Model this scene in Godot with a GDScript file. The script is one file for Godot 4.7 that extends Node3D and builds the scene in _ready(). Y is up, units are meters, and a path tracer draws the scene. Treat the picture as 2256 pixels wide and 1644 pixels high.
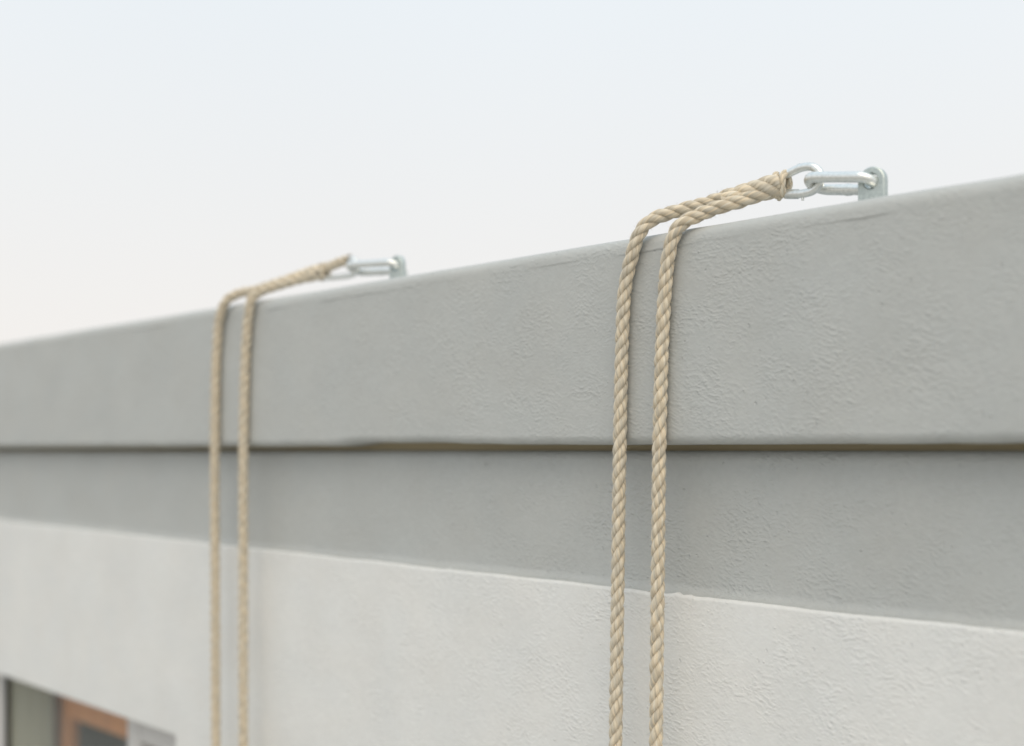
extends Node3D

const ROPE_R := 0.0077
const LAY := 0.0455
const TOP := 2.829        # top of the roof edge
const SOFFIT := 2.606     # underside of the fascia
const BAND_END := 2.443   # where the grey band meets the white wall
const WALL_Z := -0.026
const HEAD := 2.110       # window head
const WIN_L := -2.70
const WIN_R := -1.021
const SILL := 1.0
const X0 := -5.0
const X1 := 3.0

var rng := RandomNumberGenerator.new()
var wave := FastNoiseLite.new()
var edge := FastNoiseLite.new()
var chip := FastNoiseLite.new()
var M := {}


func _ready() -> void:
	rng.seed = 7
	# ---------------------------------------------------------------- camera
	var lens := CameraAttributesPhysical.new()
	lens.frustum_focal_length = 80.0
	lens.exposure_aperture = 3.8
	lens.frustum_focus_distance = 1.235
	lens.frustum_near = 0.05
	lens.frustum_far = 800.0
	var cam := Camera3D.new()
	cam.name = "camera"
	cam.attributes = lens
	add_child(cam)
	cam.projection = Camera3D.PROJECTION_FRUSTUM
	cam.near = 0.05
	cam.far = 800.0
	cam.size = 0.05 * 1644.0 / 2600.0
	cam.frustum_offset = Vector2(0, 0.05 * 170.0 / 2600.0)
	var turn := atan(2538.0 / 2600.0)
	cam.look_at_from_position(Vector3(0.8254, 2.6, 0.9725), Vector3(0.8254 - cos(turn), 2.6, 0.9725 - sin(turn)))
	cam.current = true
	# ---------------------------------------------------------------- sky, sun, exposure
	var env := Environment.new()
	env.background_mode = Environment.BG_SKY
	var sm := ProceduralSkyMaterial.new()
	sm.sky_top_color = Color(0.865, 0.940, 1.0)
	sm.sky_horizon_color = Color(0.945, 0.922, 0.898)
	sm.sky_curve = 0.4
	sm.ground_bottom_color = Color(0.72, 0.69, 0.64)
	sm.ground_horizon_color = Color(0.86, 0.85, 0.83)
	sm.sun_angle_max = 20.0
	var veil := NoiseTexture2D.new()   # thin high cloud, hardly there
	veil.noise = noise(61, 0.006, 3)
	veil.width = 1024
	veil.height = 512
	veil.seamless = true
	var vr := Gradient.new()
	vr.set_color(0, Color(0, 0, 0, 1))
	vr.set_color(1, Color(0.27, 0.265, 0.25, 1))
	veil.color_ramp = vr
	sm.sky_cover = veil
	var sky := Sky.new()
	sky.sky_material = sm
	env.sky = sky
	env.tonemap_mode = Environment.TONE_MAPPER_LINEAR
	env.tonemap_exposure = 1.03
	env.sdfgi_enabled = true
	env.ssao_enabled = true
	env.ssil_enabled = true
	var we := WorldEnvironment.new()
	we.name = "world_environment"
	we.environment = env
	add_child(we)
	var sun := DirectionalLight3D.new()
	sun.name = "sun"
	sun.light_color = Color(1.0, 0.915, 0.79)
	sun.light_energy = 0.5
	sun.light_angular_distance = 60.0
	sun.shadow_enabled = true
	sun.sky_mode = DirectionalLight3D.SKY_MODE_LIGHT_ONLY
	add_child(sun)
	sun.look_at_from_position(Vector3(0.40, 0.84, 0.37), Vector3.ZERO)
	# ---------------------------------------------------------------- place and things
	wave.seed = 3
	wave.noise_type = FastNoiseLite.TYPE_SIMPLEX_SMOOTH
	wave.frequency = 6.0
	wave.fractal_octaves = 3
	edge.seed = 11
	edge.noise_type = FastNoiseLite.TYPE_SIMPLEX_SMOOTH
	edge.frequency = 14.0
	edge.fractal_octaves = 3
	chip.seed = 5
	chip.noise_type = FastNoiseLite.TYPE_SIMPLEX_SMOOTH
	chip.frequency = 70.0
	make_materials()
	make_ground()
	make_building()
	make_interior()
	make_right_set()
	make_left_set()


# ==================================================================== materials
func mat(color: Color, rough: float, metal := 0.0) -> StandardMaterial3D:
	var m := StandardMaterial3D.new()
	m.albedo_color = color.linear_to_srgb()
	m.roughness = rough
	m.metallic = metal
	return m


func noise(sd: int, freq: float, octaves := 1) -> FastNoiseLite:
	var n := FastNoiseLite.new()
	n.seed = sd
	n.noise_type = FastNoiseLite.TYPE_SIMPLEX_SMOOTH
	n.frequency = freq
	n.fractal_type = FastNoiseLite.FRACTAL_FBM if octaves > 1 else FastNoiseLite.FRACTAL_NONE
	n.fractal_octaves = octaves
	return n


func wrap_edges(a: PackedFloat32Array, w: int, h: int, band: int) -> void:
	# fades the last columns and rows into the ones before the first, so that the picture repeats without a seam
	for y in h:
		for k in band:
			var t := float(k) / band
			var at := y * w + w - band + k
			a[at] = lerpf(a[at], a[y * w + band - 1 - k], t * t * (3.0 - 2.0 * t))
	for x in w:
		for k in band:
			var t := float(k) / band
			var at := (h - band + k) * w + x
			a[at] = lerpf(a[at], a[(band - 1 - k) * w + x], t * t * (3.0 - 2.0 * t))


func render_relief(w: int, h: int, mm: float) -> ImageTexture:
	# hand-trowelled render under paint: skip marks, flakes, pin holes and a few lumps; one texel is mm millimetres
	var warp_x := noise(21, 0.03)
	var warp_y := noise(22, 0.03)
	var marks := noise(23, 0.17, 3)
	var flakes := noise(28, 0.15, 2)
	var fine := noise(24, 0.24, 2)
	var patch := noise(25, 0.012, 3)
	var mid := noise(26, 0.035)
	var dots := noise(27, 0.13)
	var a := PackedFloat32Array()
	a.resize(w * h)
	for j in h:
		for i in w:
			var x := i * mm
			var y := j * mm
			var qx := x + 5.0 * warp_x.get_noise_2d(x, y)
			var qy := y + 4.0 * warp_y.get_noise_2d(x, y)
			var m := clampf(0.52 + 0.9 * patch.get_noise_2d(x, y), 0.16, 1.0)
			# short drag marks, steeper below than above, leaning a little
			var r := marks.get_noise_2d(qx * 0.55 + qy * 0.25, (qy - qx * 0.22) * 1.35)
			var r2 := flakes.get_noise_2d(x * 0.8, y * 1.3)
			var d := dots.get_noise_2d(x, y)
			var v := 0.42 + m * (0.20 * smoothstep(0.02, 0.55, r) + 0.13 * smoothstep(0.30, 0.52, r2) - 0.10 * smoothstep(0.25, 0.6, -r))
			v += 0.042 * fine.get_noise_2d(x, y) + 0.07 * mid.get_noise_2d(x, y)
			if d > 0.90:
				v -= (d - 0.90) * 5.0
			elif d < -0.90:
				v += (-0.90 - d) * 5.0
			a[j * w + i] = clampf(v, 0.0, 1.0)
	wrap_edges(a, w, h, 40)
	return ImageTexture.create_from_image(Image.create_from_data(w, h, false, Image.FORMAT_RF, a.to_byte_array()))


func paint_tone(w: int, h: int, mm: float, sd: int, specks: float) -> ImageTexture:
	# slight mottling of the paint coat and grime caught in the pin holes
	var big := noise(sd, 0.006, 3)
	var small := noise(sd + 1, 0.09, 2)
	var dots := noise(27, 0.13)
	var hue := noise(sd + 3, 0.008, 2)
	var a := PackedFloat32Array()
	a.resize(w * h)
	var b := a.duplicate()
	for j in h:
		for i in w:
			var x := i * mm
			var y := j * mm
			var v := 0.968 + 0.018 * big.get_noise_2d(x, y) + 0.014 * small.get_noise_2d(x, y)
			var d := dots.get_noise_2d(x, y)
			if d > 0.92:
				v -= minf(0.30, (d - 0.92) * 6.0 * specks)
			a[j * w + i] = v
			b[j * w + i] = hue.get_noise_2d(x, y)
	wrap_edges(a, w, h, 20)
	wrap_edges(b, w, h, 20)
	var bytes := PackedByteArray()
	bytes.resize(w * h * 3)
	for k in w * h:
		var v := a[k] * 255.0
		var q := b[k] * 0.9
		bytes[k * 3] = clampi(int(v + q), 0, 255)
		bytes[k * 3 + 1] = clampi(int(v), 0, 255)
		bytes[k * 3 + 2] = clampi(int(v - q), 0, 255)
	return ImageTexture.create_from_image(Image.create_from_data(w, h, false, Image.FORMAT_RGB8, bytes))


func render_material(color: Color, relief: Texture2D, tone: Texture2D, offset: Vector3, depth: float, rough: float) -> StandardMaterial3D:
	var m := mat(color, rough)
	m.metallic_specular = 0.4
	m.albedo_texture = tone
	m.heightmap_enabled = true
	m.heightmap_texture = relief
	m.heightmap_scale = depth
	m.uv1_scale = Vector3(0.5, 1.0, 1.0)
	m.uv1_offset = offset
	return m


func make_materials() -> void:
	var relief := render_relief(2048, 1024, 0.977)
	var tone := paint_tone(1024, 512, 1.953, 31, 0.35)
	M.fascia = render_material(Color(0.505, 0.520, 0.512), relief, tone, Vector3(0.03, 0.11, 0), 0.25, 0.55)
	M.band = render_material(Color(0.505, 0.520, 0.512), relief, tone, Vector3(0.37, 0.62, 0), 0.31, 0.55)
	M.wall = render_material(Color(0.795, 0.80, 0.79), relief, tone, Vector3(0.71, 0.37, 0), 0.25, 0.6)
	M.joint_shade = mat(Color(0.46, 0.39, 0.26), 0.95)  # brown shade of the gap under the fascia, put into the colour
	M.plaster = mat(Color(0.50, 0.46, 0.34), 0.9)
	M.roof = mat(Color(0.42, 0.42, 0.40), 0.9)
	M.frame = mat(Color(0.62, 0.61, 0.60), 0.45)
	M.dark_trim = mat(Color(0.035, 0.035, 0.03), 0.7)  # near-black, for the frame head and the strip by the mullion
	M.glass = mat(Color(0.9, 0.95, 0.93), 0.02)
	M.glass.albedo_color.a = 0.08
	M.glass.metallic_specular = 0.11
	M.glass.transparency = BaseMaterial3D.TRANSPARENCY_ALPHA
	M.curtain = mat(Color(0.32, 0.31, 0.225), 0.95)

	var wood := FastNoiseLite.new()
	wood.seed = 8
	wood.frequency = 0.02
	wood.fractal_octaves = 4
	var grain := NoiseTexture2D.new()
	grain.noise = wood
	grain.width = 256
	grain.height = 256
	grain.seamless = true
	var ramp := Gradient.new()
	ramp.set_color(0, Color(0.78, 0.50, 0.25))
	ramp.set_color(1, Color(0.92, 0.62, 0.33))
	grain.color_ramp = ramp
	M.wood = mat(Color(1, 1, 1), 0.5)
	M.wood.albedo_texture = grain
	M.wood.uv1_triplanar = true
	M.wood.uv1_scale = Vector3(6, 0.8, 6)

	var zinc := FastNoiseLite.new()
	zinc.seed = 14
	zinc.frequency = 0.03
	zinc.fractal_octaves = 4
	var spangle := NoiseTexture2D.new()
	spangle.noise = zinc
	spangle.width = 256
	spangle.height = 256
	spangle.seamless = true
	var zr := Gradient.new()
	zr.set_color(0, Color(0.84, 0.85, 0.84))
	zr.set_color(1, Color(0.965, 0.965, 0.95))
	spangle.color_ramp = zr
	M.zinc = mat(Color(1, 1, 1), 0.34, 0.9)
	M.zinc.albedo_texture = spangle
	M.zinc.uv1_triplanar = true
	M.zinc.uv1_scale = Vector3(28, 28, 28)

	M.zinc_dull_shade = M.zinc.duplicate()
	M.zinc_dull_shade.albedo_color = Color(0.84, 0.87, 0.87)  # darker copy for the plates, shade on their face put into the colour
	M.zinc_dull_shade.roughness = 0.5
	M.rope = mat(Color(1, 1, 1), 0.95)
	M.rope.vertex_color_use_as_albedo = true
	M.rope.rim_enabled = true
	M.rope.rim = 0.6
	M.rope.rim_tint = 1.0
	M.rope.metallic_specular = 0.25
	M.ground = mat(Color(0.45, 0.435, 0.40), 0.95)
	var gn := NoiseTexture2D.new()
	gn.noise = noise(40, 0.02, 4)
	gn.width = 512
	gn.height = 512
	gn.seamless = true
	var gr := Gradient.new()
	gr.set_color(0, Color(0.86, 0.86, 0.86))
	gr.set_color(1, Color(1.0, 1.0, 1.0))
	gn.color_ramp = gr
	M.ground.albedo_texture = gn
	M.ground.uv1_triplanar = true
	M.ground.uv1_scale = Vector3(0.4, 0.4, 0.4)


# ==================================================================== helpers
func grid_mesh(pts: Array, uvs: Array, cols: int, rows: int, flip := false, closed := false) -> ArrayMesh:
	# pts: rows * cols points; smooth normals from the grid itself
	var v := PackedVector3Array(pts)
	var n := PackedVector3Array()
	n.resize(v.size())
	for i in rows:
		for j in cols:
			var i0 := maxi(i - 1, 0)
			var i1 := mini(i + 1, rows - 1)
			var j0 := (j - 1 + cols) % cols if closed else maxi(j - 1, 0)
			var j1 := (j + 1) % cols if closed else mini(j + 1, cols - 1)
			var q := (v[i1 * cols + j] - v[i0 * cols + j]).cross(v[i * cols + j1] - v[i * cols + j0]).normalized()
			n[i * cols + j] = -q if flip else q
	var idx := PackedInt32Array()
	var last := cols if closed else cols - 1
	for i in rows - 1:
		for j in last:
			var a := i * cols + j
			var b := i * cols + (j + 1) % cols
			var c := a + cols
			var d := b + cols
			if flip:
				idx.append_array([a, c, b, b, c, d])
			else:
				idx.append_array([a, b, c, b, d, c])
	var arr := []
	arr.resize(Mesh.ARRAY_MAX)
	arr[Mesh.ARRAY_VERTEX] = v
	arr[Mesh.ARRAY_NORMAL] = n
	if uvs.size():
		arr[Mesh.ARRAY_TEX_UV] = PackedVector2Array(uvs)
	arr[Mesh.ARRAY_INDEX] = idx
	var m := ArrayMesh.new()
	m.add_surface_from_arrays(Mesh.PRIMITIVE_TRIANGLES, arr)
	return m


func put(called: String, mesh: Mesh, m: Material, parent: Node) -> MeshInstance3D:
	var o := MeshInstance3D.new()
	o.name = called
	o.mesh = mesh
	o.material_override = m
	parent.add_child(o, true)
	return o


func thing(called: String, label: String, category: String, at: Vector3, group := "") -> Node3D:
	var o := Node3D.new()
	o.name = called
	o.position = at
	o.set_meta("label", label)
	o.set_meta("category", category)
	if group:
		o.set_meta("group", group)
	add_child(o, true)
	return o


func st_new() -> SurfaceTool:
	var st := SurfaceTool.new()
	st.begin(Mesh.PRIMITIVE_TRIANGLES)
	return st


func add_box(st: SurfaceTool, lo: Vector3, hi: Vector3, bevel := 0.0) -> void:
	# a box with its twelve edges chamfered
	var c := (lo + hi) / 2.0
	var h := (hi - lo) / 2.0
	var b := minf(bevel, minf(h.x, minf(h.y, h.z)) * 0.9)
	if b <= 0.0:
		b = 0.0
	var faces := []
	for ax in 3:
		for s in [-1.0, 1.0]:
			var u := (ax + 1) % 3
			var w := (ax + 2) % 3
			var q := []
			for k in [[-1, -1], [1, -1], [1, 1], [-1, 1]]:
				var p := Vector3.ZERO
				p[ax] = s * h[ax]
				p[u] = k[0] * (h[u] - b)
				p[w] = k[1] * (h[w] - b)
				q.append(p)
			faces.append(q)
	if b > 0.0:
		for ax in 3:
			var u := (ax + 1) % 3
			var w := (ax + 2) % 3
			for su in [-1.0, 1.0]:
				for sw in [-1.0, 1.0]:
					var q := []
					for k in [[-1, 0], [1, 0], [1, 1], [-1, 1]]:
						var p := Vector3.ZERO
						p[ax] = k[0] * (h[ax] - b)
						p[u] = su * (h[u] - (b if k[1] else 0.0))
						p[w] = sw * (h[w] - (0.0 if k[1] else b))
						q.append(p)
					faces.append(q)
		for sx in [-1.0, 1.0]:
			for sy in [-1.0, 1.0]:
				for sz in [-1.0, 1.0]:
					faces.append([Vector3(sx * h.x, sy * (h.y - b), sz * (h.z - b)), Vector3(sx * (h.x - b), sy * h.y, sz * (h.z - b)), Vector3(sx * (h.x - b), sy * (h.y - b), sz * h.z)])
	for q in faces:
		var mid := Vector3.ZERO
		for p in q:
			mid += p
		mid /= q.size()
		var nrm: Vector3 = (q[1] - q[0]).cross(q[2] - q[0]).normalized()
		var order: Array = q
		if nrm.dot(mid) > 0.0:
			order = q.duplicate()
			order.reverse()
		else:
			nrm = -nrm
		for k in range(1, order.size() - 1):
			for p in [order[0], order[k], order[k + 1]]:
				st.set_normal(nrm)
				st.set_uv(Vector2(p.x + c.x, -(p.y + c.y)))
				st.add_vertex(p + c)


func box(called: String, lo: Vector3, hi: Vector3, m: Material, parent: Node, bevel := 0.0) -> MeshInstance3D:
	var st := st_new()
	add_box(st, lo, hi, bevel)
	return put(called, st.commit(), m, parent)


func smooth_path(pts: Array, step: float) -> Array:
	var c := Curve3D.new()
	c.bake_interval = step / 8.0
	for i in pts.size():
		var a: Vector3 = pts[maxi(i - 1, 0)]
		var b: Vector3 = pts[mini(i + 1, pts.size() - 1)]
		var dir := (b - a).normalized()
		var back: float = (pts[i] - a).length() / 3.0
		var fore: float = (b - pts[i]).length() / 3.0
		c.add_point(pts[i], -dir * back, dir * fore)
	var total := c.get_baked_length()
	var n := maxi(2, int(total / step))
	var out := []
	for k in n + 1:
		out.append(c.sample_baked(total * k / n, true))
	return out


func frames_of(path: Array) -> Array:
	# parallel transport: [[normal, binormal], ...]
	var out := []
	var t: Vector3 = (path[1] - path[0]).normalized()
	var n := t.cross(Vector3(0, 0, 1))
	if n.length() < 0.1:
		n = t.cross(Vector3(1, 0, 0))
	n = n.normalized()
	for i in path.size():
		var a: Vector3 = path[maxi(i - 1, 0)]
		var b: Vector3 = path[mini(i + 1, path.size() - 1)]
		t = (b - a).normalized()
		n = (n - t * n.dot(t)).normalized()
		out.append([n, t.cross(n)])
	return out


func join_surfaces(list: Array) -> ArrayMesh:
	# list of [vertices, normals, colours, indices], joined into one surface
	var v := PackedVector3Array()
	var n := PackedVector3Array()
	var c := PackedColorArray()
	var idx := PackedInt32Array()
	for s in list:
		var from := v.size()
		v.append_array(s[0])
		n.append_array(s[1])
		c.append_array(s[2])
		var part: PackedInt32Array = s[3]
		for k in part.size():
			part[k] += from
		idx.append_array(part)
	var arr := []
	arr.resize(Mesh.ARRAY_MAX)
	arr[Mesh.ARRAY_VERTEX] = v
	arr[Mesh.ARRAY_NORMAL] = n
	arr[Mesh.ARRAY_COLOR] = c
	arr[Mesh.ARRAY_INDEX] = idx
	var m := ArrayMesh.new()
	m.add_surface_from_arrays(Mesh.PRIMITIVE_TRIANGLES, arr)
	return m


func yarn_color(r: RandomNumberGenerator) -> Color:
	var k := r.randf_range(0.74, 1.12)
	var w := r.randf_range(-0.03, 0.03)
	return Color((0.695 + w) * k, 0.615 * k, (0.485 - w) * k)


func laid_rope(path: Array, radius: Callable, strands: int, lay: float, yarns: int, per_yarn: int, sd: int, squash := 1.0) -> ArrayMesh:
	# strands laid right-handed round the path; the yarns of each strand turn the other way, so that they run along the rope
	var r := RandomNumberGenerator.new()
	r.seed = sd
	var along := noise(sd, 60.0)
	var frames := frames_of(path)
	var segs := yarns * per_yarn
	var rows := path.size()
	var list := []
	var ratio := sin(PI / strands)
	for k in strands:
		var tones := []
		for y in yarns:
			tones.append(yarn_color(r))
		var v := PackedVector3Array()
		var n := PackedVector3Array()
		var c := PackedColorArray()
		v.resize(rows * segs)
		n.resize(rows * segs)
		c.resize(rows * segs)
		var s := 0.0
		var swell := r.randf_range(0.97, 1.04)
		for i in rows:
			if i:
				s += (path[i] - path[i - 1]).length()
			var big: float = radius.call(float(i) / (rows - 1)) * (1.0 + 0.035 * along.get_noise_2d(s, 3.0))
			var rc := big * 1.12 / (1.0 + ratio * 1.45)
			var rs := rc * ratio * 1.45 * swell
			var phi := TAU * k / strands + TAU * s / lay + 0.34 * along.get_noise_2d(s * 0.35, 9.0)
			var nn: Vector3 = frames[i][0]
			var bb: Vector3 = frames[i][1]
			var o: Vector3 = path[i] + (nn * cos(phi) + bb * sin(phi) * squash) * rc
			var twist := s * TAU / lay * (1.0 + ratio) / ratio
			for j in segs:
				var psi := TAU * j / segs - twist
				var lift := absf(sin(PI * j / per_yarn))
				var rad := rs * (0.83 + 0.18 * lift)
				var d := nn * cos(phi + psi) + bb * sin(phi + psi) * squash
				var off: Vector3 = o + d * rad - path[i]
				var reach := off.length()
				if reach > big * 0.86:   # strands are pressed flat on the outside by the lay
					off *= (big * 0.86 + (reach - big * 0.86) * 0.5) / reach
				v[i * segs + j] = path[i] + off
				var tone: Color = tones[j / per_yarn]
				var m := 1.0 + 0.10 * along.get_noise_2d(s * 2.0, j * 0.07 + k)
				c[i * segs + j] = Color(tone.r * m, tone.g * m, tone.b * m)
		for i in rows:
			for j in segs:
				var q := (v[mini(i + 1, rows - 1) * segs + j] - v[maxi(i - 1, 0) * segs + j]).cross(v[i * segs + (j + 1) % segs] - v[i * segs + (j - 1 + segs) % segs])
				n[i * segs + j] = -q.normalized()
		var idx := PackedInt32Array()
		for i in rows - 1:
			for j in segs:
				var a := i * segs + j
				var b := i * segs + (j + 1) % segs
				idx.append_array([a, b, a + segs, b, b + segs, a + segs])
		for end in [0, rows - 1]:
			for j in range(1, segs - 1):
				if end == 0:
					idx.append_array([0, j + 1, j])
				else:
					idx.append_array([end * segs, end * segs + j, end * segs + j + 1])
		# the grid may face either way: normals outward, front faces clockwise seen from outside
		var probe: int = (rows / 2) * segs
		var centre := Vector3.ZERO
		for j in segs:
			centre += v[probe + j] / segs
		if n[probe].dot(v[probe] - centre) < 0.0:
			for q in n.size():
				n[q] = -n[q]
		var f0: int = (rows / 2) * segs * 6
		if (v[idx[f0 + 1]] - v[idx[f0]]).cross(v[idx[f0 + 2]] - v[idx[f0]]).dot(v[probe] - centre) > 0.0:
			for q in range(0, idx.size(), 3):
				var keep := idx[q]
				idx[q] = idx[q + 1]
				idx[q + 1] = keep
		list.append([v, n, c, idx])
	return join_surfaces(list)


func fuzz(path: Array, radius: float, count: int, sd: int, upto: float) -> ArrayMesh:
	# loose fibres standing off the rope, as thin three-sided spikes
	var r := RandomNumberGenerator.new()
	r.seed = sd
	var frames := frames_of(path)
	var st := st_new()
	for k in count:
		var i := int(lerpf(upto, 0.98, r.randf()) * (path.size() - 1))
		var a := r.randf() * TAU
		var nn: Vector3 = frames[i][0]
		var bb: Vector3 = frames[i][1]
		var t := nn.cross(bb)
		var out_dir := nn * cos(a) + bb * sin(a)
		var p: Vector3 = path[i] + out_dir * radius * 0.9
		var dir := (out_dir * r.randf_range(0.3, 0.9) + t * r.randf_range(-1.0, 1.0) + out_dir.cross(t) * r.randf_range(-0.5, 0.5)).normalized()
		var tip := p + dir * r.randf_range(0.002, 0.0048) + out_dir * 0.0006
		var side := dir.cross(out_dir).normalized() * 0.00015
		var up := out_dir * 0.00015
		st.set_color(Color(0.74, 0.64, 0.48))
		for tri in [[p + side, p - side, tip], [p - side, p + up, tip], [p + up, p + side, tip]]:
			for q in tri:
				st.add_vertex(q)
	st.generate_normals()
	return st.commit()


func tube(path: Array, rad: Callable, segs: int, closed := false) -> ArrayMesh:
	var pts := path.duplicate()
	var rows := pts.size()
	var v := PackedVector3Array()
	var n := PackedVector3Array()
	var uv := PackedVector2Array()
	var frames := []
	if closed:
		# a flat loop: one axis is the normal of its plane
		var centre := Vector3.ZERO
		for p in pts:
			centre += p / rows
		var axis := Vector3.ZERO
		for i in rows:
			axis += (pts[i] - centre).cross(pts[(i + 1) % rows] - centre)
		axis = axis.normalized()
		for i in rows:
			var t: Vector3 = (pts[(i + 1) % rows] - pts[(i - 1 + rows) % rows]).normalized()
			frames.append([axis, t.cross(axis)])
	else:
		frames = frames_of(pts)
	for i in rows:
		var r: float = rad.call(float(i) / (rows if closed else rows - 1))
		for j in segs:
			var a := TAU * j / segs
			var d: Vector3 = frames[i][0] * cos(a) + frames[i][1] * sin(a)
			v.append(pts[i] + d * r)
			n.append(d)
			uv.append(Vector2(float(j) / segs, i * 0.05))
	var idx := PackedInt32Array()
	for i in (rows if closed else rows - 1):
		for j in segs:
			var a := i * segs + j
			var b := i * segs + (j + 1) % segs
			var c := ((i + 1) % rows) * segs + j
			var d := ((i + 1) % rows) * segs + (j + 1) % segs
			var face := (v[b] - v[a]).cross(v[c] - v[a])
			if face.dot(n[a]) < 0.0:
				idx.append_array([a, b, c, b, d, c])
			else:
				idx.append_array([a, c, b, b, c, d])
	if not closed:
		for end in [0, rows - 1]:
			var at := v.size()
			var outward: Vector3 = (pts[0] - pts[1]).normalized() if end == 0 else (pts[rows - 1] - pts[rows - 2]).normalized()
			v.append(pts[end])
			n.append(outward)
			uv.append(Vector2.ZERO)
			for j in segs:
				var a: int = end * segs + j
				var b: int = end * segs + (j + 1) % segs
				if (v[a] - v[at]).cross(v[b] - v[at]).dot(outward) < 0.0:
					idx.append_array([at, a, b])
				else:
					idx.append_array([at, b, a])
	var arr := []
	arr.resize(Mesh.ARRAY_MAX)
	arr[Mesh.ARRAY_VERTEX] = v
	arr[Mesh.ARRAY_NORMAL] = n
	arr[Mesh.ARRAY_TEX_UV] = uv
	arr[Mesh.ARRAY_INDEX] = idx
	var m := ArrayMesh.new()
	m.add_surface_from_arrays(Mesh.PRIMITIVE_TRIANGLES, arr)
	return m


func closed_path(pts: Array, per: int) -> Array:
	var out := []
	var n := pts.size()
	for i in n:
		for k in per:
			out.append((pts[i] as Vector3).cubic_interpolate(pts[(i + 1) % n], pts[(i - 1 + n) % n], pts[(i + 2) % n], float(k) / per))
	return out


func shift(pts: Array, by: Vector3) -> Array:
	var out := []
	for p in pts:
		out.append(p - by)
	return out


# ==================================================================== the setting
func make_ground() -> void:
	var g := put("ground", PlaneMesh.new(), M.ground, self)
	(g.mesh as PlaneMesh).size = Vector2(600, 600)
	g.set_meta("kind", "structure")


func stations(a: float, b: float) -> Array:
	# columns along the wall, closer together where the camera stands near
	var xs := [a]
	var x := a
	while x < b - 1e-6:
		x += 0.008 if x > -1.3 and x < 0.9 else 0.03
		xs.append(minf(x, b))
	return xs


func profile_mesh(profile: Array, xs: Array, wobble: Callable) -> ArrayMesh:
	# a profile of [z, y] swept along the wall; wobble(x, z, y, row) moves each point a little
	var pts := []
	var uvs := []
	var run := [0.0]
	for i in range(1, profile.size()):
		run.append(run[i - 1] + (profile[i] - profile[i - 1]).length())
	for i in profile.size():
		for x in xs:
			pts.append(wobble.call(x, profile[i].x, profile[i].y, i))
			uvs.append(Vector2(x, run[i]))
	return grid_mesh(pts, uvs, xs.size(), profile.size(), false)


func arc(c: Vector2, r: float, from: float, to: float, n: int) -> Array:
	var out := []
	for k in n + 1:
		var a := lerpf(from, to, float(k) / n)
		out.append(c + Vector2(cos(a), sin(a)) * r)
	return out


func fascia_edge(x: float) -> float:
	# unevenness of the fascia's lower edge, with one low step
	var step := smoothstep(-0.535, -0.47, x) * (1.0 - smoothstep(-0.43, -0.05, x)) * 0.0045
	return step + 0.0011 * edge.get_noise_1d(x) + 0.0005 * chip.get_noise_1d(x)


func band_edge(x: float) -> float:
	var spike := maxf(0.0, chip.get_noise_2d(x, 4.0) - 0.45) * 0.006
	var lump := 0.0025 * exp(-pow((x - 0.050) / 0.006, 2.0)) + 0.0012 * exp(-pow((x - 0.068) / 0.004, 2.0))
	return 0.0016 * edge.get_noise_2d(x * 0.35, 7.0) + 0.0004 * chip.get_noise_2d(x, 8.0) + spike + lump


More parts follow.
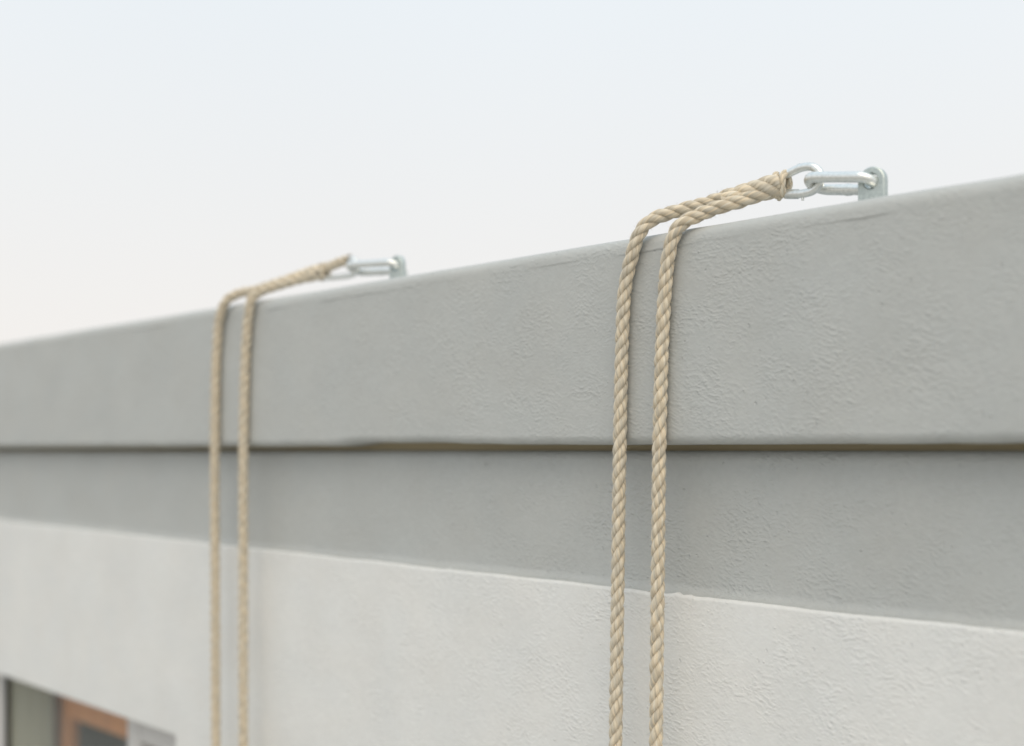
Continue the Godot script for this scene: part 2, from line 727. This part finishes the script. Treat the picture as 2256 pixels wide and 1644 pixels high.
func make_building() -> void:
	var b := thing("building", "low flat-roofed house with grey fascia and white rendered wall", "building", Vector3.ZERO)
	var xs := stations(X0, X1)
	# fascia: roof edge with a rounded arris, face, underside
	var p := [Vector2(-0.6, TOP), Vector2(-0.3, TOP), Vector2(-0.08, TOP)]
	p += arc(Vector2(-0.014, TOP - 0.014), 0.014, PI / 2, 0.0, 7)
	var coat := p.size()
	p += [Vector2(0.0, TOP - 0.0165), Vector2(0.0, TOP - 0.0180), Vector2(0.0, TOP - 0.0187), Vector2(0.0, TOP - 0.0200)]
	for k in range(2, 12):
		p.append(Vector2(0.0, lerpf(TOP - 0.014, SOFFIT + 0.010, k / 12.0)))
	p += arc(Vector2(-0.010, SOFFIT + 0.010), 0.010, 0.0, -PI / 2, 7)
	p += [Vector2(-0.03, SOFFIT), Vector2(-0.066, SOFFIT)]
	put("fascia", profile_mesh(p, xs, func(x, z, y, i):
		if i >= coat and i < coat + 4:
			# the upper coat of paint ends in a thin ragged edge
			var there: float = clampf(0.35 + 1.6 * edge.get_noise_2d(x * 0.5, 13.0), 0.0, 1.0)
			y += 0.0022 * edge.get_noise_2d(x * 0.8, 17.0) + 0.0008 * chip.get_noise_2d(x, 19.0)
			z += [0.0004, 0.0009, -0.0003, 0.0][i - coat] * there
		var low: float = clampf((TOP - 0.02 - y) / 0.20, 0.0, 1.0)
		var dy: float = fascia_edge(x) * low * low * low
		var up: float = 0.0005 * edge.get_noise_2d(x * 0.4, 2.0) * clampf(1.0 - (TOP - y) / 0.04, 0.0, 1.0) * (1.0 if z > -0.07 else 0.0)
		return Vector3(x, y + dy + up, z + 0.0008 * wave.get_noise_2d(x, y) * (1.0 if z > -0.02 else 0.0))), M.fascia, b)
	# band set back under it, with a shadow groove on top and a small cove at its foot
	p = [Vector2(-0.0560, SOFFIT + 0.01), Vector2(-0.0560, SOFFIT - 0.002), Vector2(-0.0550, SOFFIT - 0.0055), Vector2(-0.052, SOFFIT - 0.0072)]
	put("shade_joint", profile_mesh(p, stations(X0, X1), func(x, z, y, _i): return Vector3(x, y + 0.001 * chip.get_noise_2d(x, 31.0), z)), M.joint_shade, b)  # strip at the back of the groove, its brown shade painted on
	p = [Vector2(-0.064, SOFFIT - 0.0082), Vector2(-0.055, SOFFIT - 0.0067)]
	p += arc(Vector2(-0.052, SOFFIT - 0.0185), 0.012, PI / 2, 0.0, 4)
	for k in range(1, 10):
		p.append(Vector2(-0.040, lerpf(SOFFIT - 0.0185, BAND_END + 0.0142, k / 10.0)))
	p += arc(Vector2(-0.030, BAND_END + 0.0142), 0.010, PI, PI * 1.5, 6)
	p.append(Vector2(-0.0285, BAND_END + 0.0025))
	put("frieze_band", profile_mesh(p, xs, func(x, z, y, i):
		var foot: float = band_edge(x) if i > 15 else 0.0
		return Vector3(x, y + foot, z + 0.0008 * wave.get_noise_2d(x, y + 5.0) * (1.0 if i < 18 else 0.0))), M.band, b)
	# the wall's rendered face in pieces round the window opening
	var face := func(x, z, y, i):
		var top: float = band_edge(x) if y > BAND_END - 0.02 else 0.0
		return Vector3(x, y + top, z + 0.0009 * wave.get_noise_2d(x, y + 9.0) * (1.0 if z > WALL_Z - 0.002 else 0.0))
	var lip := [Vector2(-0.040, BAND_END + 0.0035)] + arc(Vector2(WALL_Z - 0.004, BAND_END), 0.004, PI / 2, 0.0, 4)
	var full := lip.duplicate()
	for k in range(1, 15):
		full.append(Vector2(WALL_Z, lerpf(BAND_END, HEAD, k / 14.0)))
	for k in range(1, 11):
		full.append(Vector2(WALL_Z, lerpf(HEAD, 0.0, k / 10.0)))
	var over := lip.duplicate()
	for k in range(1, 14):
		over.append(Vector2(WALL_Z, lerpf(BAND_END, HEAD, k / 14.0)))
	over += arc(Vector2(WALL_Z - 0.004, HEAD + 0.004), 0.004, 0.0, -PI / 2, 4)
	over.append(Vector2(-0.09, HEAD))
	var under := [Vector2(-0.09, SILL)] + arc(Vector2(WALL_Z - 0.004, SILL - 0.004), 0.004, PI / 2, 0.0, 3)
	for k in range(1, 8):
		under.append(Vector2(WALL_Z, lerpf(SILL - 0.004, 0.0, k / 7.0)))
	var skin := ArrayMesh.new()
	for piece in [profile_mesh(full, stations(WIN_R, X1), face), profile_mesh(over, stations(WIN_L, WIN_R), face), profile_mesh(under, stations(WIN_L, WIN_R), face), profile_mesh(full, stations(X0, WIN_L), face)]:
		skin.add_surface_from_arrays(Mesh.PRIMITIVE_TRIANGLES, piece.surface_get_arrays(0))
	var body := st_new()
	add_box(body, Vector3(X0, HEAD + 0.0015, -0.226), Vector3(X1, BAND_END - 0.004, -0.0285))
	add_box(body, Vector3(WIN_R + 0.0005, 0.0, -0.226), Vector3(X1, HEAD + 0.0015, -0.0285))
	add_box(body, Vector3(X0, 0.0, -0.226), Vector3(WIN_L, HEAD + 0.0015, -0.0285))
	add_box(body, Vector3(WIN_L, 0.0, -0.226), Vector3(WIN_R, SILL - 0.0015, -0.0285))
	skin.add_surface_from_arrays(Mesh.PRIMITIVE_TRIANGLES, body.commit_to_arrays())
	put("wall", skin, M.wall, b)
	# core behind fascia and band, roof, the other three walls, floor and ceiling
	box("lintel", Vector3(X0, BAND_END - 0.003, -0.226), Vector3(X1, SOFFIT + 0.012, -0.068), M.plaster, b)
	box("roof", Vector3(X0, SOFFIT + 0.0125, -4.2), Vector3(X1, TOP - 0.003, -0.03), M.roof, b)
	box("ceiling", Vector3(X0 + 0.2, 2.46, -4.0), Vector3(X1 - 0.2, 2.56, -0.2265), M.plaster, b)
	box("floor", Vector3(X0 + 0.2, 0.002, -4.0), Vector3(X1 - 0.2, 0.06, -0.2265), M.roof, b)
	box("side_wall", Vector3(X0, 0.0, -4.0), Vector3(X0 + 0.2, SOFFIT + 0.0115, -0.2265), M.plaster, b)
	box("side_wall", Vector3(X1 - 0.2, 0.0, -4.0), Vector3(X1, SOFFIT + 0.0115, -0.2265), M.plaster, b)
	box("back_wall", Vector3(X0, 0.0, -4.2), Vector3(X1, SOFFIT + 0.0115, -4.0005), M.plaster, b)
	# window: fixed lights and one hung sash
	var win := Node3D.new()
	win.name = "window"
	win.position = Vector3((WIN_L + WIN_R) / 2, SILL, -0.09)
	b.add_child(win)
	var o := win.position
	var zf := -0.090
	var zb := -0.140
	box("frame_head", Vector3(WIN_L + 0.001, HEAD - 0.022, zb) - o, Vector3(WIN_R - 0.001, HEAD - 0.002, zf - 0.004) - o, M.dark_trim, win, 0.002)  # near-black colour paints the shadow line under the window head
	box("sill", Vector3(WIN_L + 0.001, SILL + 0.002, zb) - o, Vector3(WIN_R - 0.001, SILL + 0.045, zf) - o, M.frame, win, 0.003)
	box("jamb", Vector3(WIN_R - 0.042, SILL + 0.047, zb) - o, Vector3(WIN_R - 0.002, HEAD - 0.024, zf - 0.004) - o, M.frame, win, 0.003)
	box("jamb", Vector3(WIN_L + 0.002, SILL + 0.047, zb) - o, Vector3(WIN_L + 0.042, HEAD - 0.024, zf - 0.004) - o, M.frame, win, 0.003)
	box("mullion", Vector3(-1.990, SILL + 0.047, -0.102) - o, Vector3(-1.950, HEAD - 0.024, zf) - o, M.frame, win, 0.003)
	box("bead", Vector3(-1.949, SILL + 0.047, -0.102) - o, Vector3(-1.930, HEAD - 0.024, -0.094) - o, M.dark_trim, win, 0.002)  # near-black strip along the mullion
	# sash
	var sash := Node3D.new()
	sash.name = "sash"
	win.add_child(sash)
	box("stile", Vector3(-1.324, SILL + 0.049, zb + 0.006) - o, Vector3(-1.270, HEAD - 0.024, zf + 0.004) - o, M.frame, sash, 0.004)
	box("stile", Vector3(WIN_R - 0.098, SILL + 0.049, zb + 0.006) - o, Vector3(WIN_R - 0.044, HEAD - 0.024, zf + 0.004) - o, M.frame, sash, 0.004)
	box("rail", Vector3(-1.2695, HEAD - 0.066, zb + 0.007) - o, Vector3(WIN_R - 0.0985, HEAD - 0.025, zf + 0.003) - o, M.frame, sash, 0.004)
	box("rail", Vector3(-1.2695, SILL + 0.049, zb + 0.007) - o, Vector3(WIN_R - 0.0985, SILL + 0.10, zf + 0.003) - o, M.frame, sash, 0.004)
	box("pane", Vector3(-1.2690, SILL + 0.1005, -0.116) - o, Vector3(WIN_R - 0.099, HEAD - 0.0665, -0.112) - o, M.glass, sash)
	box("pane", Vector3(-1.9495, SILL + 0.0475, -0.107) - o, Vector3(-1.3245, HEAD - 0.0225, -0.103) - o, M.glass, win)
	box("pane", Vector3(WIN_L + 0.0425, SILL + 0.0475, -0.116) - o, Vector3(-1.9905, HEAD - 0.0225, -0.112) - o, M.glass, win)


func make_interior() -> void:
	# sage curtain just inside the glass
	var c := thing("curtain", "sage green curtain hanging inside the window of the white wall", "curtain", Vector3(-2.36, 0.08, -0.262))
	var pts := []
	var rows := 12
	var cols := 90
	for side in 2:
		for i in rows:
			for j in cols:
				var x := lerpf(-0.42, 0.255, float(j) / (cols - 1))
				var y := lerpf(2.26, 0.0, float(i) / (rows - 1))
				pts.append(Vector3(x, y, 0.012 * sin(x * 70.0 + 0.6 * sin(y * 2.0)) + (0.0 if side == 0 else -0.003)))
	put("cloth", grid_mesh(pts.slice(0, rows * cols), [], cols, rows), M.curtain, c)
	put("lining", grid_mesh(pts.slice(rows * cols), [], cols, rows, true), M.curtain, c)
	put("rail", tube([Vector3(-0.45, 2.27, 0), Vector3(0.62, 2.27, 0)], func(_t): return 0.009, 12), M.frame, c)
	for e in [-0.44, 0.60]:
		box("bracket", Vector3(e - 0.006, 2.255, 0.0), Vector3(e + 0.006, 2.285, 0.0355), M.frame, c)
	# timber frame of an open room divider, with the unlit room behind it
	var k := thing("room_divider", "open orange timber room divider standing inside the window", "divider", Vector3(-1.69, 0.06, -0.30))
	box("post", Vector3(-0.507, 0.0, -0.028), Vector3(-0.379, 1.99, 0.0), M.wood, k, 0.003)
	box("post", Vector3(0.44, 0.0, -0.028), Vector3(0.565, 1.99, 0.0), M.wood, k, 0.003)
	box("top_rail", Vector3(-0.378, 1.868, -0.027), Vector3(0.439, 1.989, -0.001), M.wood, k, 0.003)
	box("middle_rail", Vector3(-0.378, 0.90, -0.027), Vector3(0.439, 0.98, -0.001), M.wood, k, 0.003)
	box("bottom_rail", Vector3(-0.378, 0.10, -0.027), Vector3(0.439, 0.22, -0.001), M.wood, k, 0.003)
	for e in [-0.443, 0.502]:
		box("foot", Vector3(e - 0.03, 0.0, -0.22), Vector3(e + 0.03, 0.05, -0.0285), M.wood, k, 0.003)


# ==================================================================== ropes and hardware
func make_rope(called: String, label: String, near_leg: Array, far_leg: Array, splice_from: int, collar: Array, collar_size: Vector2, sd: int) -> Node3D:
	var at: Vector3 = near_leg[0]
	var t := thing(called, label, "rope", at, "ropes hung over the roof edge")
	var legs := [smooth_path(shift(near_leg, at), 0.002), smooth_path(shift(far_leg, at), 0.002)]
	for k in 2:
		var leg := put("rope_leg", laid_rope(legs[k], func(_f): return ROPE_R, 3, LAY, 13, 3, sd + k), M.rope, t)
		var fz := put("fibres", fuzz(legs[k], ROPE_R, 2200, sd + 20 + k, 0.45), M.rope, leg)
		fz.set_meta("kind", "stuff")
	# tucked splice where both legs are laid into one
	var mid := []
	var a: Array = near_leg.slice(splice_from)
	for p in a:
		var best: Vector3 = far_leg[far_leg.size() - 1]
		for q in legs[1]:
			if absf(q.x + at.x - p.x) < absf(best.x - p.x):
				best = q + at
		mid.append((p + best) / 2.0 - at + Vector3(0, 0.0, 0.002))
	put("splice", laid_rope(smooth_path(mid, 0.0012), func(f): return lerpf(0.0085, 0.0125, smoothstep(0.0, 0.8, f)), 4, 0.058, 9, 3, sd + 5, 0.82), M.rope, t)
	# last turns round the metal
	var c0: Vector3 = collar[0] - at
	var c1: Vector3 = collar[1] - at
	var ax := (c1 - c0).normalized()
	var up := (Vector3.UP - ax * Vector3.UP.dot(ax)).normalized()
	var sd_dir := ax.cross(up)
	for k in 2:
		var ring := []
		var mid_c := c0.lerp(c1, 0.35 + 0.65 * k)
		for i in 73:
			var g := -PI / 2 + TAU * 1.01 * i / 72.0
			var lean := ax * 0.0018 * sin(g + 1.3 * k)
			ring.append(mid_c + lean + (up * cos(g) * collar_size.x + sd_dir * sin(g) * collar_size.y) * (1.0 - 0.06 * k))
		put("collar_turn", laid_rope(ring, func(_f): return 0.0040, 3, 0.030, 7, 3, sd + 9 + k), M.rope, t)
	return t


func rounded_link(a: Vector3, b: Vector3, across: Vector3, half: float, per: int) -> Array:
	# an oval ring: two straight sides and two round bows
	var ax := (b - a).normalized()
	var ca := a + ax * half
	var cb := b - ax * half
	var out := []
	for k in 9:
		var g := PI / 2 + PI * k / 8.0
		out.append(ca + ax * cos(g) * half + across * sin(g) * half)
	for k in range(1, per):
		out.append((ca - across * half).lerp(cb - across * half, float(k) / per))
	for k in 9:
		var g := -PI / 2 + PI * k / 8.0
		out.append(cb + ax * cos(g) * half + across * sin(g) * half)
	for k in range(1, per):
		out.append((cb + across * half).lerp(ca + across * half, float(k) / per))
	return out


func make_link(label: String, a: Vector3, b: Vector3, group: String) -> void:
	var t := thing("chain_link", label, "chain link", a, group)
	var across := Vector3(0, 0.36, 0.933)   # it hangs rolled a little to the front
	var path := closed_path(rounded_link(Vector3.ZERO, b - a, across, 0.0122, 5), 3)
	put("ring", tube(path, func(f): return 0.0053 + 0.00012 * sin(f * 40.0), 20, true), M.zinc, t)
	# weld bead on the far side
	var m := (b - a) * 0.5 - across * 0.0122
	var weld := []
	for k in 5:
		weld.append(m + (b - a).normalized() * (k - 2) * 0.0022)
	put("weld", tube(weld, func(f): return 0.0054 + 0.0006 * sin(PI * f), 16), M.zinc, t)


func make_plate(label: String, x: float, hole_y: float, group: String) -> void:
	var t := thing("anchor_plate", label, "anchor", Vector3(x, TOP, -0.052), group)
	var hy := hole_y - TOP
	var top_r := 0.0138
	var outer := []
	var inner := []
	var nseg := 48
	for k in nseg:
		var g := TAU * k / nseg
		var d := Vector2(cos(g), sin(g))
		# round head over straight sides that run down into the base
		var far := top_r
		if d.y < 0.0:
			far = 1e9
			if absf(d.x) > 1e-6:
				far = top_r / absf(d.x)
			far = minf(far, (hy - 0.002) / absf(d.y))
		outer.append(d * far + Vector2(0, hy))
		inner.append(d * 0.0072 + Vector2(0, hy))
	var h := 0.0042
	var rings := [[inner, -h + 0.001, 0.0], [inner, h - 0.001, 0.0], [inner, h, 0.001], [outer, h, -0.0012], [outer, h - 0.0012, 0.0], [outer, -h + 0.0012, 0.0], [outer, -h, -0.0012], [inner, -h, 0.001], [inner, -h + 0.001, 0.0]]
	var st := st_new()
	for r in range(rings.size() - 1):
		st.set_smooth_group(r + 1)
		for k in nseg:
			var q := []
			for e in [[r, k], [r, (k + 1) % nseg], [r + 1, (k + 1) % nseg], [r + 1, k]]:
				var ring: Array = rings[e[0]]
				var p: Vector2 = ring[0][e[1]]
				var c := Vector2(0, hy)
				p = p + (p - c).normalized() * ring[2]
				q.append(Vector3(p.x, p.y, ring[1]))
			for v in [q[0], q[2], q[1], q[0], q[3], q[2]]:
				st.add_vertex(v)
	st.generate_normals()
	put("plate", st.commit(), M.zinc_dull_shade, t)
	box("base", Vector3(-0.024, 0.0, -0.034), Vector3(0.024, 0.005, 0.016), M.zinc, t, 0.001)
	put("gusset", tube([Vector3(0.006, 0.005, -0.009), Vector3(0.006, 0.020, -0.007)], func(f): return lerpf(0.006, 0.004, f), 14), M.zinc, t)
	for s in [-1, 1]:
		put("bolt", tube([Vector3(s * 0.015, 0.005, -0.022), Vector3(s * 0.015, 0.0085, -0.022)], func(_f): return 0.006, 6), M.zinc, t)


func make_eye(label: String, pts: Array, thread: Array, rod: float, group: String) -> void:
	var at: Vector3 = pts[0]
	var t := thing("thimble_ring", label, "ring", at, group)
	put("rod", tube(closed_path(shift(pts, at), 6), func(f): return rod * (1.0 + 0.015 * sin(f * 31.0)), 18, true), M.zinc, t)
	if thread.size():
		var a: Vector3 = thread[0] - at
		var b: Vector3 = thread[1] - at
		var rows := []
		for k in 57:
			rows.append(a.lerp(b, k / 56.0))
		put("thread", tube(rows, func(f): return rod + 0.0001 + 0.0007 * absf(sin(f * PI * 7.0)), 18), M.zinc, t)
		var p: Vector3 = thread[2] - at
		put("pin", tube([p + Vector3(0, 0.0, 0.0), p - Vector3(0, rod + 0.003, 0)], func(_f): return 0.0014, 8), M.zinc, t)
		for k in [[0.1775, 2.8825], [0.1845, 2.8845]]:
			var q := Vector3(k[0], k[1] - 0.001, -0.052) - at
			put("zinc_drip", tube([q - Vector3(0.0025, 0.0008, 0), q - Vector3(0.0008, 0, 0), q + Vector3(0.0012, 0.0004, 0), q + Vector3(0.0028, 0.0006, 0)], func(f): return 0.0004 + 0.0013 * sin(PI * clampf(f, 0.02, 0.98)), 8), M.zinc, t)


func make_right_set() -> void:
	var near := [Vector3(0.0380, 0.95, 0.0086), Vector3(0.0450, 1.6, 0.0086), Vector3(0.0522, 2.2926, 0.0086), Vector3(0.0552, 2.5021, 0.0086), Vector3(0.0564, 2.5962, 0.0086), Vector3(0.0594, 2.6902, 0.0086), Vector3(0.0635, 2.7602, 0.0086), Vector3(0.0692, 2.8016, 0.0090), Vector3(0.0753, 2.8196, 0.0086), Vector3(0.0825, 2.8307, 0.0060), Vector3(0.0922, 2.8386, -0.0040), Vector3(0.1124, 2.8465, -0.0150), Vector3(0.1365, 2.8530, -0.0280), Vector3(0.1594, 2.8615, -0.0440), Vector3(0.1680, 2.8640, -0.0490)]
	var far := [Vector3(-0.0200, 0.95, 0.0086), Vector3(-0.0130, 1.6, 0.0086), Vector3(-0.0030, 2.2827, 0.0086), Vector3(0.0009, 2.4990, 0.0086), Vector3(0.0028, 2.5961, 0.0086), Vector3(0.0053, 2.6930, 0.0086), Vector3(0.0091, 2.7653, 0.0086), Vector3(0.0141, 2.7889, 0.0086), Vector3(0.0208, 2.8074, 0.0090), Vector3(0.0272, 2.8239, 0.0086), Vector3(0.0352, 2.8368, 0.0050), Vector3(0.0450, 2.8452, -0.0040), Vector3(0.0648, 2.8514, -0.0170), Vector3(0.0901, 2.8571, -0.0300), Vector3(0.1261, 2.8661, -0.0430), Vector3(0.1640, 2.8705, -0.0520)]
	make_rope("rope", "doubled beige rope whose legs hang close together, threaded metal ring bare above its collar", near, far, 11, [Vector3(0.1560, 2.8660, -0.051), Vector3(0.1690, 2.8672, -0.052)], Vector2(0.0112, 0.0088), 100)
	var eye := [Vector3(0.1480, 2.8680, -0.052), Vector3(0.1560, 2.8735, -0.052), Vector3(0.1715, 2.8770, -0.052), Vector3(0.1871, 2.8805, -0.052), Vector3(0.1999, 2.8792, -0.052), Vector3(0.2080, 2.8720, -0.052), Vector3(0.2080, 2.8620, -0.052), Vector3(0.1999, 2.8555, -0.052), Vector3(0.1845, 2.8548, -0.052), Vector3(0.1715, 2.8568, -0.052), Vector3(0.1560, 2.8620, -0.052)]
	make_eye("bare galvanized thimble ring with threaded lower side in the close-legged rope", eye, [Vector3(0.1710, 2.8569, -0.052), Vector3(0.1845, 2.8549, -0.052), Vector3(0.1890, 2.8550, -0.052)], 0.0042, "thimble rings in the rope ends")
	make_link("galvanized chain link joining the threaded ring to its anchor plate", Vector3(0.1982, 2.8632, -0.052), Vector3(0.2672, 2.8520, -0.052), "chain links at the anchor plates")
	make_plate("galvanized eye plate anchor on the roof edge, holding the shorter chain link", 0.2648, 2.8540, "anchor plates on the roof edge")


func make_left_set() -> void:
	var near := [Vector3(-0.7500, 0.95, 0.0086), Vector3(-0.7485, 2.1489, 0.0086), Vector3(-0.7485, 2.5945, 0.0086), Vector3(-0.7446, 2.7188, 0.0086), Vector3(-0.7395, 2.7737, 0.0086), Vector3(-0.7331, 2.8077, 0.0086), Vector3(-0.7258, 2.8277, 0.0080), Vector3(-0.7170, 2.8395, -0.0010), Vector3(-0.6928, 2.8473, -0.0150), Vector3(-0.6624, 2.8564, -0.0350), Vector3(-0.6249, 2.8610, -0.0480)]
	var far := [Vector3(-0.8290, 0.95, 0.0086), Vector3(-0.8299, 2.1343, 0.0086), Vector3(-0.8327, 2.5943, 0.0086), Vector3(-0.8299, 2.7229, 0.0086), Vector3(-0.8217, 2.7937, 0.0086), Vector3(-0.8121, 2.8178, 0.0086), Vector3(-0.8005, 2.8334, 0.0060), Vector3(-0.7837, 2.8433, -0.0040), Vector3(-0.7526, 2.8461, -0.0130), Vector3(-0.7097, 2.8542, -0.0260), Vector3(-0.6742, 2.8633, -0.0430), Vector3(-0.6306, 2.8690, -0.0520), Vector3(-0.5828, 2.8748, -0.0520), Vector3(-0.5610, 2.8768, -0.0520)]
	make_rope("rope", "doubled beige rope with wider spread legs, its end wrapped along the metal ring", near, far, 8, [Vector3(-0.6340, 2.8640, -0.050), Vector3(-0.6220, 2.8655, -0.052)], Vector2(0.0100, 0.0085), 200)
	var eye := [Vector3(-0.6480, 2.8640, -0.052), Vector3(-0.6340, 2.8675, -0.052), Vector3(-0.6167, 2.8707, -0.052), Vector3(-0.5828, 2.8752, -0.052), Vector3(-0.5560, 2.8760, -0.052), Vector3(-0.5440, 2.8690, -0.052), Vector3(-0.5440, 2.8580, -0.052), Vector3(-0.5560, 2.8530, -0.052), Vector3(-0.5940, 2.8537, -0.052), Vector3(-0.6259, 2.8564, -0.052), Vector3(-0.6400, 2.8600, -0.052)]
	make_eye("galvanized thimble ring half covered by rope in the wide-legged rope", eye, [], 0.0042, "thimble rings in the rope ends")
	make_link("longer galvanized chain link joining the rope-covered ring to its anchor plate", Vector3(-0.5540, 2.8615, -0.052), Vector3(-0.4475, 2.8535, -0.052), "chain links at the anchor plates")
	make_plate("galvanized eye plate anchor on the roof edge, holding the longer chain link", -0.4500, 2.8548, "anchor plates on the roof edge")
